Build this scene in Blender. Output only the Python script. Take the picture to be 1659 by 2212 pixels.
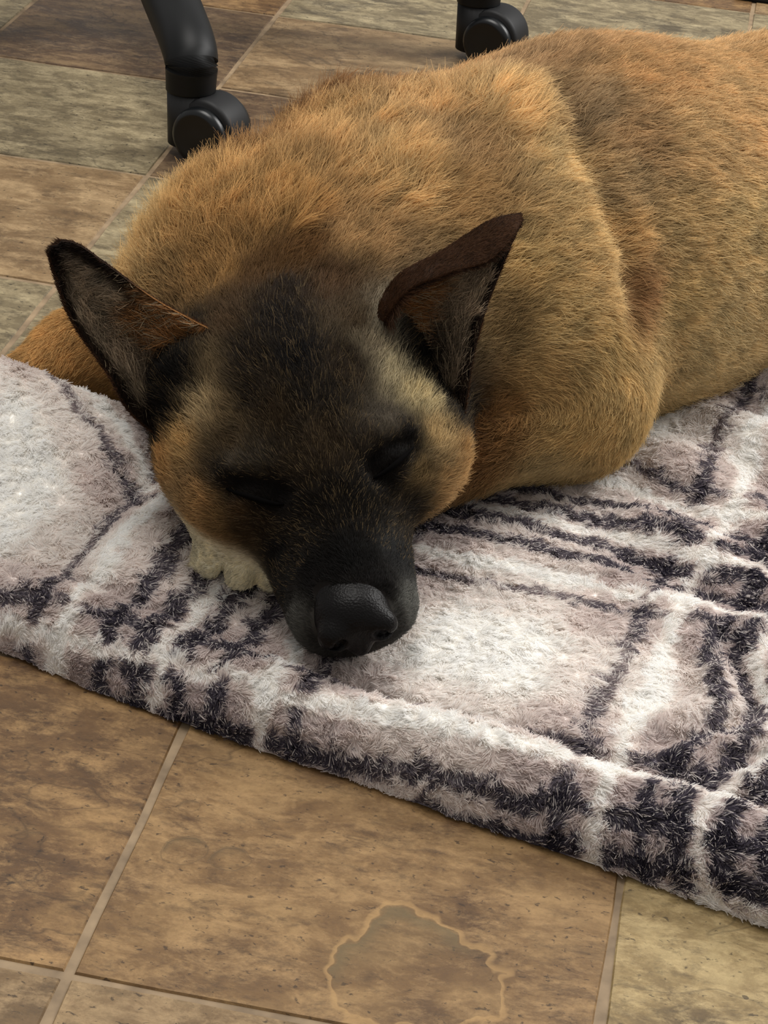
import bpy, bmesh, math
import numpy as np
from mathutils import Matrix, Vector

for o in list(bpy.data.objects):
    bpy.data.objects.remove(o, do_unlink=True)
scene = bpy.context.scene
C = scene.collection

# ------------------------------------------------------------------ camera
CAM_H, PITCH, ROLL, FPX = 0.65, math.radians(29.9), -0.0913, 4705.0
cam_d = bpy.data.cameras.new('camera')
cam_d.sensor_fit = 'VERTICAL'
cam_d.sensor_height = 24.0
cam_d.lens = 24.0 * FPX / 2212.0
cam_d.clip_start = 0.02
cam = bpy.data.objects.new('camera', cam_d)
C.objects.link(cam)
_right = Vector((1, 0, 0))
_down = Vector((0, -math.sin(PITCH), -math.cos(PITCH)))
_fwd = Vector((0, math.cos(PITCH), -math.sin(PITCH)))
_cx = _right * math.cos(ROLL) + _down * math.sin(ROLL)
_cy = -(_right * -math.sin(ROLL) + _down * math.cos(ROLL))
_m = Matrix((_cx, _cy, -_fwd)).transposed().to_4x4()
_m.translation = Vector((0, 0, CAM_H))
cam.matrix_world = _m
scene.camera = cam

# ------------------------------------------------------------------ light
world = bpy.data.worlds.new('room_light')
scene.world = world
world.use_nodes = True
bg = world.node_tree.nodes['Background']
bg.inputs['Color'].default_value = (1.0, 0.98, 0.95, 1)
bg.inputs['Strength'].default_value = 0.45


def area_light(name, loc, target, sx, sy, power, color):
    d = bpy.data.lights.new(name, 'AREA')
    d.shape = 'RECTANGLE'
    d.size, d.size_y = sx, sy
    d.energy = power
    d.color = color
    o = bpy.data.objects.new(name, d)
    C.objects.link(o)
    o.location = loc
    o.rotation_euler = (Vector(target) - Vector(loc)).to_track_quat('-Z', 'Y').to_euler()
    return o


area_light('window_daylight', (2.1, 2.35, 1.8), (0.0, 1.15, 0.1), 1.5, 1.4, 80, (1.0, 0.985, 0.96))
area_light('ceiling_lamp', (-0.3, 1.55, 2.4), (0.0, 1.3, 0.0), 1.2, 1.2, 42, (1.0, 0.97, 0.92))

scene.view_settings.view_transform = 'Standard'
scene.view_settings.look = 'None'
scene.view_settings.exposure = 0.12
scene.view_settings.gamma = 1.0
scene.view_settings.use_curve_mapping = False


# ------------------------------------------------------------------ helpers
def srgb(r, g, b):
    def f(c):
        c /= 255.0
        return c / 12.92 if c <= 0.04045 else ((c + 0.055) / 1.055) ** 2.4
    return (f(r), f(g), f(b))


def S(r, g, b):
    return np.array(srgb(r, g, b))


def tag(o, label=None, cat=None, group=None, kind=None):
    if label: o['label'] = label
    if cat: o['category'] = cat
    if group: o['group'] = group
    if kind: o['kind'] = kind
    return o


def link(name, data, mat=None, parent=None):
    o = bpy.data.objects.new(name, data)
    C.objects.link(o)
    if mat is not None and data is not None:
        data.materials.append(mat)
    if parent is not None:
        o.parent = parent
    return o


def mesh_np(name, verts, faces, smooth=True):
    me = bpy.data.meshes.new(name)
    verts = np.asarray(verts, np.float32)
    if isinstance(faces, np.ndarray):
        n, k = faces.shape
        me.vertices.add(len(verts))
        me.vertices.foreach_set('co', verts.ravel())
        me.loops.add(n * k)
        me.loops.foreach_set('vertex_index', faces.astype(np.int32).ravel())
        me.polygons.add(n)
        me.polygons.foreach_set('loop_start', np.arange(0, n * k, k, dtype=np.int32))
        me.update(calc_edges=True)
        me.validate()
    else:
        me.from_pydata([tuple(map(float, v)) for v in verts], [], faces)
        me.update()
    if smooth:
        me.polygons.foreach_set('use_smooth', np.ones(len(me.polygons), bool))
    return me


def bm_mesh(name, bm, smooth=True):
    me = bpy.data.meshes.new(name)
    bm.normal_update()
    bm.to_mesh(me)
    bm.free()
    if smooth:
        me.polygons.foreach_set('use_smooth', np.ones(len(me.polygons), bool))
    return me


def new_mat(name):
    m = bpy.data.materials.new(name)
    m.use_nodes = True
    nt = m.node_tree
    b = nt.nodes['Principled BSDF']
    return m, nt, b


def plain(name, rgb, rough=0.5, spec=0.5):
    m, nt, b = new_mat(name)
    b.inputs['Base Color'].default_value = (*rgb, 1)
    b.inputs['Roughness'].default_value = rough
    b.inputs['Specular IOR Level'].default_value = spec
    return m


# --- dog shape begin
import numpy as np


def hash01(i, j, k, seed=0):
    i = i.astype(np.int64); j = j.astype(np.int64); k = k.astype(np.int64)
    h = (i * 374761393 + j * 668265263 + k * 1274126177 + seed * 974634541) & 0xFFFFFFFF
    h = ((h ^ (h >> 13)) * 1274126177) & 0xFFFFFFFF
    h = ((h ^ (h >> 16)) * 2246822519) & 0xFFFFFFFF
    return ((h ^ (h >> 15)) & 0xFFFFFF) / float(0xFFFFFF)


def vnoise(p, scale, seed=0):
    q = np.asarray(p) / scale
    i = np.floor(q).astype(np.int64)
    f = q - i
    f = f * f * (3 - 2 * f)
    out = 0
    for dx in (0, 1):
        wx = f[:, 0] if dx else 1 - f[:, 0]
        for dy in (0, 1):
            wy = f[:, 1] if dy else 1 - f[:, 1]
            for dz in (0, 1):
                wz = f[:, 2] if dz else 1 - f[:, 2]
                out = out + wx * wy * wz * hash01(i[:, 0] + dx, i[:, 1] + dy, i[:, 2] + dz, seed)
    return out * 2 - 1


HEAD_O = np.array([-0.034, 0.985, 0.0])
YAW = np.radians(16.0)
HROLL = np.radians(13.0)
HR = np.array([np.cos(YAW), np.sin(YAW), 0.0])          # towards the dog's left side
HF = np.array([np.sin(YAW), -np.cos(YAW), 0.0])         # towards its nose
HU = np.array([0, 0, 1.0])
_r = HR * np.cos(HROLL) + HU * np.sin(HROLL)
_u = HU * np.cos(HROLL) - HR * np.sin(HROLL)
HZ = 0.105


def head(a, b, z):
    return HEAD_O + np.array([0, 0, HZ]) + a * _r + b * HF + (z - HZ) * _u


def head_inv(p):
    d = p - (HEAD_O + np.array([0, 0, HZ]))
    return np.stack([d @ _r, d @ HF, d @ _u + HZ], -1)


HAX = np.stack([_r, HF, _u])


def rot_axes(pitch=0.0, yaw=0.0, base=None):
    A = np.eye(3) if base is None else base
    p, y = np.radians(pitch), np.radians(yaw)
    r, f, u = A
    r2 = r * np.cos(y) + f * np.sin(y)
    f2 = -r * np.sin(y) + f * np.cos(y)
    f3 = f2 * np.cos(p) + u * np.sin(p)
    u3 = -f2 * np.sin(p) + u * np.cos(p)
    return np.stack([r2, f3, u3])


PR = []


def ell(c, r, k=0.02, pitch=0, yaw=0, base=None, carve=False):
    PR.append(('e', np.array(c, float), np.array(r, float), rot_axes(pitch, yaw, base), k, carve))


def cone(p0, r0, p1, r1, k=0.02, carve=False):
    PR.append(('c', np.array(p0, float), r0, np.array(p1, float), r1, k, carve))


def hell(a, b, z, r, k=0.015, pitch=0, yaw=0, carve=False):
    ell(head(a, b, z), r, k, pitch, yaw, HAX, carve)


def hcone(p0, r0, p1, r1, k=0.015, carve=False):
    cone(head(*p0), r0, head(*p1), r1, k, carve)


# trunk: hips -> loin -> ribs -> chest
cone((0.62, 1.47, 0.108), 0.106, (0.40, 1.44, 0.108), 0.100, 0.03)
cone((0.40, 1.44, 0.108), 0.100, (0.25, 1.390, 0.114), 0.108, 0.03)
cone((0.25, 1.390, 0.114), 0.108, (0.115, 1.30, 0.118), 0.114, 0.03)
cone((0.115, 1.30, 0.118), 0.112, (0.030, 1.235, 0.106), 0.102, 0.05)
# neck and mane
cone((0.030, 1.235, 0.105), 0.101, (-0.030, 1.165, 0.094), 0.094, 0.06)
cone((-0.030, 1.165, 0.094), 0.094, (-0.055, 1.075, 0.094), 0.068, 0.06)
ell((-0.088, 1.176, 0.092), (0.068, 0.068, 0.086), 0.05)
ell((-0.030, 1.262, 0.148), (0.050, 0.045, 0.056), 0.04)
# near shoulder blade and upper arm
cone((0.060, 1.245, 0.180), 0.040, (0.074, 1.180, 0.125), 0.055, 0.03)
cone((0.074, 1.180, 0.125), 0.055, (0.102, 1.160, 0.080), 0.046, 0.03)
cone((0.060, 1.150, 0.085), 0.050, (0.100, 1.155, 0.070), 0.042, 0.02)
# near elbow and forearm running under the head
cone((0.106, 1.150, 0.070), 0.036, (0.045, 1.116, 0.068), 0.034, 0.014)
cone((0.045, 1.116, 0.066), 0.032, (-0.035, 1.025, 0.052), 0.022, 0.012)
cone((-0.035, 1.025, 0.052), 0.020, (-0.072, 1.000, 0.050), 0.017, 0.010)
# paw: knuckles and toes
ell((-0.078, 1.010, 0.044), (0.019, 0.016, 0.013), 0.008, yaw=-20)
cone((-0.0920, 1.006, 0.041), 0.0068, (-0.0995, 0.994, 0.032), 0.0048, 0.002)
cone((-0.0845, 1.003, 0.047), 0.0078, (-0.0900, 0.990, 0.036), 0.0060, 0.002)
cone((-0.0715, 1.001, 0.047), 0.0092, (-0.0730, 0.985, 0.037), 0.0085, 0.002)
cone((-0.0580, 1.001, 0.043), 0.0075, (-0.0575, 0.987, 0.034), 0.0065, 0.002)
# far foreleg stretched out on the floor
cone((-0.09, 1.22, 0.060), 0.050, (-0.165, 1.252, 0.040), 0.038, 0.03)
cone((-0.165, 1.258, 0.036), 0.034, (-0.203, 1.248, 0.026), 0.027, 0.02)
cone((-0.203, 1.248, 0.026), 0.027, (-0.228, 1.222, 0.020), 0.020, 0.015)
# near thigh and hind foot
ell((0.56, 1.40, 0.10), (0.11, 0.07, 0.09), 0.03)
cone((0.50, 1.33, 0.05), 0.040, (0.62, 1.30, 0.035), 0.030, 0.02)
cone((0.62, 1.30, 0.032), 0.028, (0.48, 1.26, 0.028), 0.026, 0.02)
# tail
cone((0.72, 1.50, 0.08), 0.035, (0.86, 1.44, 0.03), 0.026, 0.02)
# soft folds: behind the shoulder and over the elbow
_cr = [(0.078, 1.238, 0.238), (0.094, 1.194, 0.214), (0.117, 1.165, 0.184), (0.131, 1.149, 0.157), (0.139, 1.142, 0.133)]
for _p, _q in zip(_cr[:-1], _cr[1:]):
    cone(_p, 0.005, _q, 0.005, 0.018, carve=True)
cone((0.066, 1.092, 0.105), 0.0025, (0.084, 1.099, 0.104), 0.0015, 0.012, carve=True)
# skull
hell(0, -0.070, 0.096, (0.060, 0.073, 0.056), 0.03, pitch=-14)
hell(0, -0.022, 0.090, (0.044, 0.050, 0.036), 0.02, pitch=-18)
for s in (-1, 1):
    hell(s * 0.043 + 0.004, -0.036, 0.080 if s > 0 else 0.089, (0.034, 0.042, 0.032 if s > 0 else 0.027), 0.02, yaw=s * 12)
    hell(s * 0.046 + 0.006, -0.070, 0.080 if s > 0 else 0.086, (0.034, 0.048, 0.042), 0.02)
    hell(s * 0.030, -0.012, 0.107, (0.019, 0.016, 0.012), 0.012)
    hcone((s * 0.016, -0.010, 0.066), 0.025, (s * 0.0135 - 0.003, 0.050, 0.052), 0.0200, 0.012)
    hell(s * 0.054, -0.080, 0.125, (0.020, 0.022, 0.026), 0.015)
hcone((0, -0.020, 0.086), 0.030, (-0.003, 0.056, 0.059), 0.0205, 0.015)
hcone((0.006, -0.02, 0.060), 0.028, (-0.003, 0.044, 0.040), 0.015, 0.012)
hell(-0.003, 0.058, 0.048, (0.026, 0.013, 0.014), 0.010)
for s in (-1, 1):
    hell(s * 0.037, 0.006, 0.105, (0.017, 0.008, 0.008), 0.009, yaw=-s * 25, carve=True)
    hell(s * 0.0355, 0.001, 0.0985, (0.013, 0.009, 0.009), 0.006, yaw=-s * 25)

def prim_d(pr, P):
    if pr[0] == 'e':
        _, c, r, A, k, cv = pr
        q = (P - c) @ A.T
        k0 = np.linalg.norm(q / r, axis=-1)
        k1 = np.linalg.norm(q / (r * r), axis=-1) + 1e-9
        return k0 * (k0 - 1) / k1
    _, p0, r0, p1, r1, k, cv = pr
    d = p1 - p0
    t = np.clip(((P - p0) @ d) / (d @ d), 0, 1)
    return np.linalg.norm(P - p0 - t[..., None] * d, axis=-1) - (r0 + (r1 - r0) * t)


def prim_box(pr):
    if pr[0] == 'e':
        m = np.max(pr[2])
        return pr[1] - m, pr[1] + m
    lo = np.minimum(pr[1] - pr[2], pr[3] - pr[4])
    hi = np.maximum(pr[1] + pr[2], pr[3] + pr[4])
    return lo, hi


def combine(D, d, k, carve):
    if carve:
        d = -d
        h = np.maximum(k - np.abs(D - d), 0) / k
        return np.maximum(D, d) + h * h * k * 0.25
    h = np.maximum(k - np.abs(D - d), 0) / k
    return np.minimum(D, d) - h * h * k * 0.25


def sdf(P):
    D = np.full(P.shape[:-1], 9.0)
    for pr in PR:
        D = combine(D, prim_d(pr, P), pr[-2], pr[-1])
    return D


def sdf_grid(lo, hi, h):
    n = np.ceil((hi - lo) / h).astype(int) + 1
    D = np.full(n, 9.0, np.float32)
    ax = [lo[i] + h * np.arange(n[i]) for i in range(3)]
    for pr in PR:
        a, b = prim_box(pr)
        m = 0.03 + pr[-2]
        i0 = np.clip(np.floor((a - m - lo) / h).astype(int), 0, n)
        i1 = np.clip(np.ceil((b + m - lo) / h).astype(int) + 1, 0, n)
        if np.any(i1 <= i0): continue
        G = np.stack(np.meshgrid(*[ax[i][i0[i]:i1[i]] for i in range(3)], indexing='ij'), -1)
        sl = tuple(slice(i0[i], i1[i]) for i in range(3))
        D[sl] = combine(D[sl], prim_d(pr, G), pr[-2], pr[-1])
    return D


def surface_nets(D, lo, h):
    n = np.array(D.shape)
    ins = D < 0
    c = np.zeros(n - 1, np.int8)
    for dx in (0, 1):
        for dy in (0, 1):
            for dz in (0, 1):
                c += ins[dx:n[0] - 1 + dx, dy:n[1] - 1 + dy, dz:n[2] - 1 + dz]
    act = (c > 0) & (c < 8)
    idx = np.argwhere(act)
    vid = np.full(act.shape, -1, np.int64)
    vid[act] = np.arange(len(idx))
    acc = np.zeros((len(idx), 3)); cnt = np.zeros(len(idx))
    corners = [np.array(q) for q in [(0,0,0),(1,0,0),(0,1,0),(1,1,0),(0,0,1),(1,0,1),(0,1,1),(1,1,1)]]
    for i in range(8):
        for j in range(i + 1, 8):
            if np.abs(corners[i] - corners[j]).sum() != 1: continue
            a = idx + corners[i]; b = idx + corners[j]
            da = D[a[:, 0], a[:, 1], a[:, 2]].astype(float); db = D[b[:, 0], b[:, 1], b[:, 2]].astype(float)
            m = (da < 0) != (db < 0)
            t = np.where(m, da / np.where(m, da - db, 1), 0)
            acc += np.where(m[:, None], corners[i] + t[:, None] * (corners[j] - corners[i]), 0)
            cnt += m
    V = lo + h * (idx + acc / cnt[:, None])
    quads = []
    for axis in range(3):
        o1, o2 = [(1, 2), (2, 0), (0, 1)][axis]
        sl0 = [slice(None)] * 3; sl1 = [slice(None)] * 3
        sl0[axis] = slice(0, n[axis] - 1); sl1[axis] = slice(1, n[axis])
        A = ins[tuple(sl0)]; B = ins[tuple(sl1)]
        e = np.argwhere(A != B)
        e = e[(e[:, o1] > 0) & (e[:, o1] < n[o1] - 1) & (e[:, o2] > 0) & (e[:, o2] < n[o2] - 1)]
        flip = ~A[e[:, 0], e[:, 1], e[:, 2]]
        def cell(d1, d2):
            q = e.copy(); q[:, o1] += d1; q[:, o2] += d2
            return vid[q[:, 0], q[:, 1], q[:, 2]]
        q = np.stack([cell(-1, -1), cell(0, -1), cell(0, 0), cell(-1, 0)], 1)
        q[flip] = q[flip][:, ::-1]
        quads.append(q)
    return V, np.concatenate(quads)


def spline(P, t):
    P = np.asarray(P, float)
    n = len(P)
    x = np.clip(t, 0, 1) * (n - 1)
    i = np.minimum(x.astype(int), n - 2)
    f = (x - i)[:, None]
    p0 = P[np.maximum(i - 1, 0)]; p1 = P[i]; p2 = P[i + 1]; p3 = P[np.minimum(i + 2, n - 1)]
    return 0.5 * (2 * p1 + (p2 - p0) * f + (2 * p0 - 5 * p1 + 4 * p2 - p3) * f ** 2 + (3 * p1 - p0 - 3 * p2 + p3) * f ** 3)


def ear_mesh(upper, lower, cup, flap=None, thick=0.0032, nt=44, ns=28):
    """A cupped leaf between two edge lines; flap = third edge line that folds forward over the upper edge."""
    t = np.linspace(0, 1, nt)
    U = spline(upper, t); L = spline(lower, t)
    mid = (U + L) / 2
    ld = np.gradient(mid, axis=0); ld /= np.linalg.norm(ld, axis=1)[:, None] + 1e-9
    wd = U - L
    w = np.linalg.norm(wd, axis=1)[:, None]
    wdn = (U[nt // 3] - L[nt // 3]); wdn = wdn / np.linalg.norm(wdn)
    N = np.cross(ld, wdn); N /= np.linalg.norm(N, axis=1)[:, None]
    if N[nt // 3] @ np.array([0, -1.0, 0.4]) < 0: N = -N
    s = np.linspace(0, 1, ns)
    rows = []
    for k in range(nt):
        c = L[k] + s[:, None] * wd[k] - N[k] * (cup * w[k] * (np.sin(np.pi * s) ** 0.8)[:, None])
        rows.append(c)
    G = np.array(rows)
    if flap is not None:
        Fl = spline(flap, t)
        m = 10
        s2 = np.linspace(0, 1, m + 1)[1:]
        ext = np.array([U[k] + s2[:, None] * (Fl[k] - U[k]) + N[k] * (0.006 * np.sin(np.pi * s2 * 0.5) * min(1, np.linalg.norm(Fl[k] - U[k]) / 0.01))[:, None] for k in range(nt)])
        G = np.concatenate([G, ext], 1)
    ns2 = G.shape[1]
    gu = np.gradient(G, axis=0); gv = np.gradient(G, axis=1)
    nn = np.cross(gu, gv); nn /= np.linalg.norm(nn, axis=2)[..., None] + 1e-9
    mm = nn[nt // 3, ns // 2]
    if mm @ N[nt // 3] < 0: nn = -nn
    edge = np.minimum(np.linspace(0, 1, ns2), 1 - np.linspace(0, 1, ns2)) * 6
    th = thick * (0.35 + 0.65 * np.clip(edge, 0, 1))[None, :, None]
    front = G + nn * th / 2; back = G - nn * th / 2
    V = np.concatenate([front.reshape(-1, 3), back.reshape(-1, 3)])
    I = np.arange(nt * ns2).reshape(nt, ns2)
    q = np.stack([I[:-1, :-1], I[1:, :-1], I[1:, 1:], I[:-1, 1:]], -1).reshape(-1, 4)
    fl = np.cross(front[1, 0] - front[0, 0], front[0, 1] - front[0, 0])
    # orient by normals
    a = V[q[len(q) // 3]]
    fn = np.cross(a[1] - a[0], a[2] - a[0])
    ok = fn @ nn.reshape(-1, 3)[q[len(q) // 3][0]] > 0
    qf = q if ok else q[:, ::-1]
    qb = (q[:, ::-1] if ok else q) + nt * ns2
    off = nt * ns2
    rim = []
    for k in range(nt - 1):
        for col in (0, ns2 - 1):
            rim.append([I[k, col], I[k + 1, col], I[k + 1, col] + off, I[k, col] + off])
    for j in range(ns2 - 1):
        rim.append([I[-1, j], I[-1, j + 1], I[-1, j + 1] + off, I[-1, j] + off])
    is_front = np.concatenate([np.ones(len(qf)), np.zeros(len(qb)), np.zeros(len(rim))])
    tt = np.repeat(t, ns2)
    ss = np.tile(np.concatenate([s, 1 + np.linspace(0, 1, ns2 - ns + 1)[1:]]) if flap is not None else s, nt)
    return V, np.concatenate([qf, qb, np.array(rim)]), np.concatenate([tt, tt]), np.concatenate([ss, ss]), len(qf)


EAR_A_UP = [(-0.100, 1.050, 0.148), (-0.1272, 1.050, 0.161), (-0.1465, 1.045, 0.176), (-0.168, 1.036, 0.1955), (-0.1775, 1.031, 0.2000)]
EAR_A_LO = [(-0.112, 1.034, 0.082), (-0.1373, 1.026, 0.1044), (-0.1513, 1.026, 0.128), (-0.1712, 1.029, 0.1564), (-0.1840, 1.029, 0.1930)]
EAR_B_UP = [(-0.0132, 1.0620, 0.1601), (-0.0034, 1.0660, 0.1809), (0.0193, 1.0700, 0.1961), (0.0422, 1.0760, 0.2125), (0.0580, 1.0800, 0.2167)]
EAR_B_LO = [(0.0380, 1.0500, 0.1086), (0.0400, 1.0560, 0.1436), (0.0434, 1.0620, 0.1658), (0.0482, 1.0680, 0.1838), (0.0567, 1.0780, 0.2105)]
EAR_B_FL = [(-0.0092, 1.0560, 0.1605), (0.0016, 1.0520, 0.1809), (0.0213, 1.0540, 0.1918), (0.0436, 1.0600, 0.1999), (0.0578, 1.0780, 0.2138)]


LOW = {}


def dog_low(x, y):
    """height of the animal's underside above the floor (9 where it is not overhead)"""
    Z, lo, h = LOW['z'], LOW['lo'], LOW['h']
    i = np.clip(np.rint((x - lo[0]) / h).astype(int), 0, Z.shape[0] - 1)
    j = np.clip(np.rint((y - lo[1]) / h).astype(int), 0, Z.shape[1] - 1)
    return Z[i, j]


def dog_mesh(h=0.0032):
    lo = np.array([-0.40, 0.87, -0.004]); hi = np.array([0.92, 1.62, 0.27])
    D = sdf_grid(lo, hi, h)
    V, Q = surface_nets(D, lo, h)
    ins = D < 0
    first = np.argmax(ins, axis=2)
    LOW['z'] = np.where(ins.any(axis=2), lo[2] + h * (first - 0.5), 9.0)
    LOW['lo'] = lo; LOW['h'] = h
    reg = np.zeros(len(V)); et = np.zeros(len(V)); es = np.zeros(len(V))
    face_reg = [np.zeros(len(Q))]
    for r, args in ((1, (EAR_A_UP, EAR_A_LO, 0.22)), (2, (EAR_B_UP, EAR_B_LO, 0.20, EAR_B_FL))):
        v, q, t, sgl, nf = ear_mesh(*args)
        Q = np.concatenate([Q, q + len(V)])
        V = np.concatenate([V, v])
        et = np.concatenate([et, t]); es = np.concatenate([es, sgl])
        fr = np.full(len(q), r + 0.5); fr[:nf] = r
        face_reg.append(fr)
    return V, Q, np.concatenate(face_reg), et, es
# --- dog shape end

# ------------------------------------------------------------------ floor
TA = 0.1437
TU, TV, TS, TSV = -0.2175, 0.6837, 0.2275, 0.2254
te1 = np.array([math.cos(TA), -math.sin(TA), 0]); te2 = np.array([math.sin(TA), math.cos(TA), 0])


def tile_material(name, c_dark, c_mid, c_light, seed, scale=1.0, blobs=()):
    m, nt, b = new_mat(name)
    c_dark, c_mid, c_light = [tuple(v * 0.67 for v in c) for c in (c_dark, c_mid, c_light)]
    c_dark = tuple(v * 0.86 for v in c_dark); c_light = tuple(v * 1.10 for v in c_light)
    N = nt.nodes; L = nt.links
    geo = N.new('ShaderNodeTexCoord')
    info = N.new('ShaderNodeObjectInfo')
    add = N.new('ShaderNodeVectorMath'); add.operation = 'MULTIPLY_ADD'
    L.new(info.outputs['Random'], add.inputs[0])
    add.inputs[1].default_value = (7.3, 11.1, 3.7)
    L.new(geo.outputs['Object'], add.inputs[2])

    def noise(sc, det, rough, dist, st=(1, 1, 1), off=0.0):
        mp = N.new('ShaderNodeMapping')
        mp.inputs['Scale'].default_value = st
        mp.inputs['Location'].default_value = (seed + off, seed * 0.7, 0)
        L.new(add.outputs[0], mp.inputs['Vector'])
        n = N.new('ShaderNodeTexNoise')
        n.inputs['Scale'].default_value = sc
        n.inputs['Detail'].default_value = det
        n.inputs['Roughness'].default_value = rough
        n.inputs['Distortion'].default_value = dist
        L.new(mp.outputs[0], n.inputs['Vector'])
        return n.outputs['Fac']

    def ramp(fac, stops):
        r = N.new('ShaderNodeValToRGB')
        el = r.color_ramp.elements
        while len(el) < len(stops): el.new(0.5)
        for e, (p, c) in zip(el, stops):
            e.position = p; e.color = (*c, 1) if len(c) == 3 else c
        L.new(fac, r.inputs['Fac'])
        return r.outputs['Color']

    def mix(fac, a, bb, mode='MIX'):
        x = N.new('ShaderNodeMix'); x.data_type = 'RGBA'; x.blend_type = mode
        if isinstance(fac, float): x.inputs[0].default_value = fac
        else: L.new(fac, x.inputs[0])
        for sock, v in ((x.inputs[6], a), (x.inputs[7], bb)):
            if isinstance(v, tuple): sock.default_value = (*v, 1)
            else: L.new(v, sock)
        return x.outputs[2]

    blot = noise(6 * scale, 4, 0.6, 0.4, (1, 1.3, 1))
    big = noise(17 * scale, 9, 0.68, 0.35, (1, 1.5, 1), 2.0)
    base = ramp(big, [(0.36, c_dark), (0.50, c_mid), (0.63, c_light)])
    base = mix(ramp(blot, [(0.42, (0, 0, 0)), (0.60, (0.7, 0.7, 0.7))]), base, tuple(0.55 * a_ + 0.45 * b_ for a_, b_ in zip(c_dark, c_mid)))
    strk = noise(40 * scale, 14, 0.80, 0.25, (0.8, 1.5, 1), 4.0)
    s_m = ramp(strk, [(0.47, (0, 0, 0)), (0.66, (0.85, 0.85, 0.85))])
    col = mix(s_m, base, tuple(min(1, v * 1.30 + 0.01) for v in c_light))
    s_d = ramp(noise(55 * scale, 12, 0.78, 0.25, (0.8, 1.6, 1), 9.0), [(0.52, (0, 0, 0)), (0.68, (0.75, 0.75, 0.75))])
    col = mix(s_d, col, tuple(v * 0.55 for v in c_dark))
    cont = noise(6 * scale, 4, 0.6, 0.5, (1, 1.3, 1), 15.0)
    band = ramp(cont, [(0.600, (0, 0, 0)), (0.606, (0.5, 0.5, 0.5)), (0.612, (0, 0, 0))])
    col = mix(band, col, tuple(v * 0.42 for v in c_dark))
    fine = noise(520, 4, 0.7, 0)
    grain = ramp(fine, [(0.25, (0.70, 0.70, 0.70)), (0.75, (1.0, 1.0, 1.0))])
    col = mix(0.7, col, grain, 'MULTIPLY')
    pit = ramp(noise(210, 3, 0.6, 0.4, (1, 1.5, 1), 22.0), [(0.63, (0, 0, 0)), (0.69, (0.8, 0.8, 0.8))])
    col = mix(pit, col, tuple(v * 0.35 for v in c_dark))
    for (bx, by, br, dark, inner) in blobs:
        # printed fossil-like patch with a darker rim
        mp = N.new('ShaderNodeVectorMath'); mp.operation = 'SUBTRACT'
        L.new(geo.outputs['Object'], mp.inputs[0]); mp.inputs[1].default_value = (bx, by, 0)
        nz = N.new('ShaderNodeTexNoise'); nz.inputs['Scale'].default_value = 26; nz.inputs['Detail'].default_value = 3
        L.new(geo.outputs['Object'], nz.inputs['Vector'])
        sub = N.new('ShaderNodeVectorMath'); sub.operation = 'SUBTRACT'
        L.new(nz.outputs['Color'], sub.inputs[0]); sub.inputs[1].default_value = (0.5, 0.5, 0.5)
        sc_ = N.new('ShaderNodeVectorMath'); sc_.operation = 'MULTIPLY'
        L.new(sub.outputs[0], sc_.inputs[0]); sc_.inputs[1].default_value = (br * 1.7, br * 1.7, 0)
        ad = N.new('ShaderNodeVectorMath'); ad.operation = 'ADD'
        L.new(mp.outputs[0], ad.inputs[0]); L.new(sc_.outputs[0], ad.inputs[1])
        mu = N.new('ShaderNodeVectorMath'); mu.operation = 'MULTIPLY'
        L.new(ad.outputs[0], mu.inputs[0]); mu.inputs[1].default_value = (1 / br, 1 / br, 0)
        ln = N.new('ShaderNodeVectorMath'); ln.operation = 'LENGTH'
        L.new(mu.outputs[0], ln.inputs[0])
        dv = N.new('ShaderNodeMath'); dv.operation = 'MULTIPLY'; dv.inputs[1].default_value = 0.5
        L.new(ln.outputs['Value'], dv.inputs[0])
        ins = ramp(dv.outputs[0], [(0.0, (0.12,) * 3), (0.34, (0.25,) * 3), (0.465, (0.85,) * 3), (0.50, (0, 0, 0))])
        rim = ramp(dv.outputs[0], [(0.49, (0, 0, 0)), (0.50, (0.5,) * 3), (0.525, (0.35,) * 3), (0.545, (0, 0, 0))])
        nm = N.new('ShaderNodeMix'); nm.data_type = 'RGBA'; nm.blend_type = 'MULTIPLY'; nm.inputs[0].default_value = 1.0
        L.new(ins, nm.inputs[6])
        dt = N.new('ShaderNodeVectorMath'); dt.operation = 'DOT_PRODUCT'
        L.new(mp.outputs[0], dt.inputs[0]); dt.inputs[1].default_value = (-0.28 / br, 0.42 / br, 0)
        ad2 = N.new('ShaderNodeMath'); ad2.operation = 'ADD'; ad2.inputs[1].default_value = 0.5
        L.new(dt.outputs['Value'], ad2.inputs[0])
        L.new(ramp(ad2.outputs[0], [(0.50, (0.12,) * 3), (0.66, (1, 1, 1))]), nm.inputs[7])
        col = mix(nm.outputs[2], col, dark)
        col = mix(rim, col, inner)
    L.new(col, b.inputs['Base Color'])
    rr = ramp(big, [(0.3, (0.42,) * 3), (0.7, (0.58,) * 3)])
    L.new(rr, b.inputs['Roughness'])
    b.inputs['Specular IOR Level'].default_value = 0.35
    bp = N.new('ShaderNodeBump'); bp.inputs['Strength'].default_value = 0.25; bp.inputs['Distance'].default_value = 0.002
    L.new(strk, bp.inputs['Height'])
    L.new(bp.outputs[0], b.inputs['Normal'])
    return m


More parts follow.
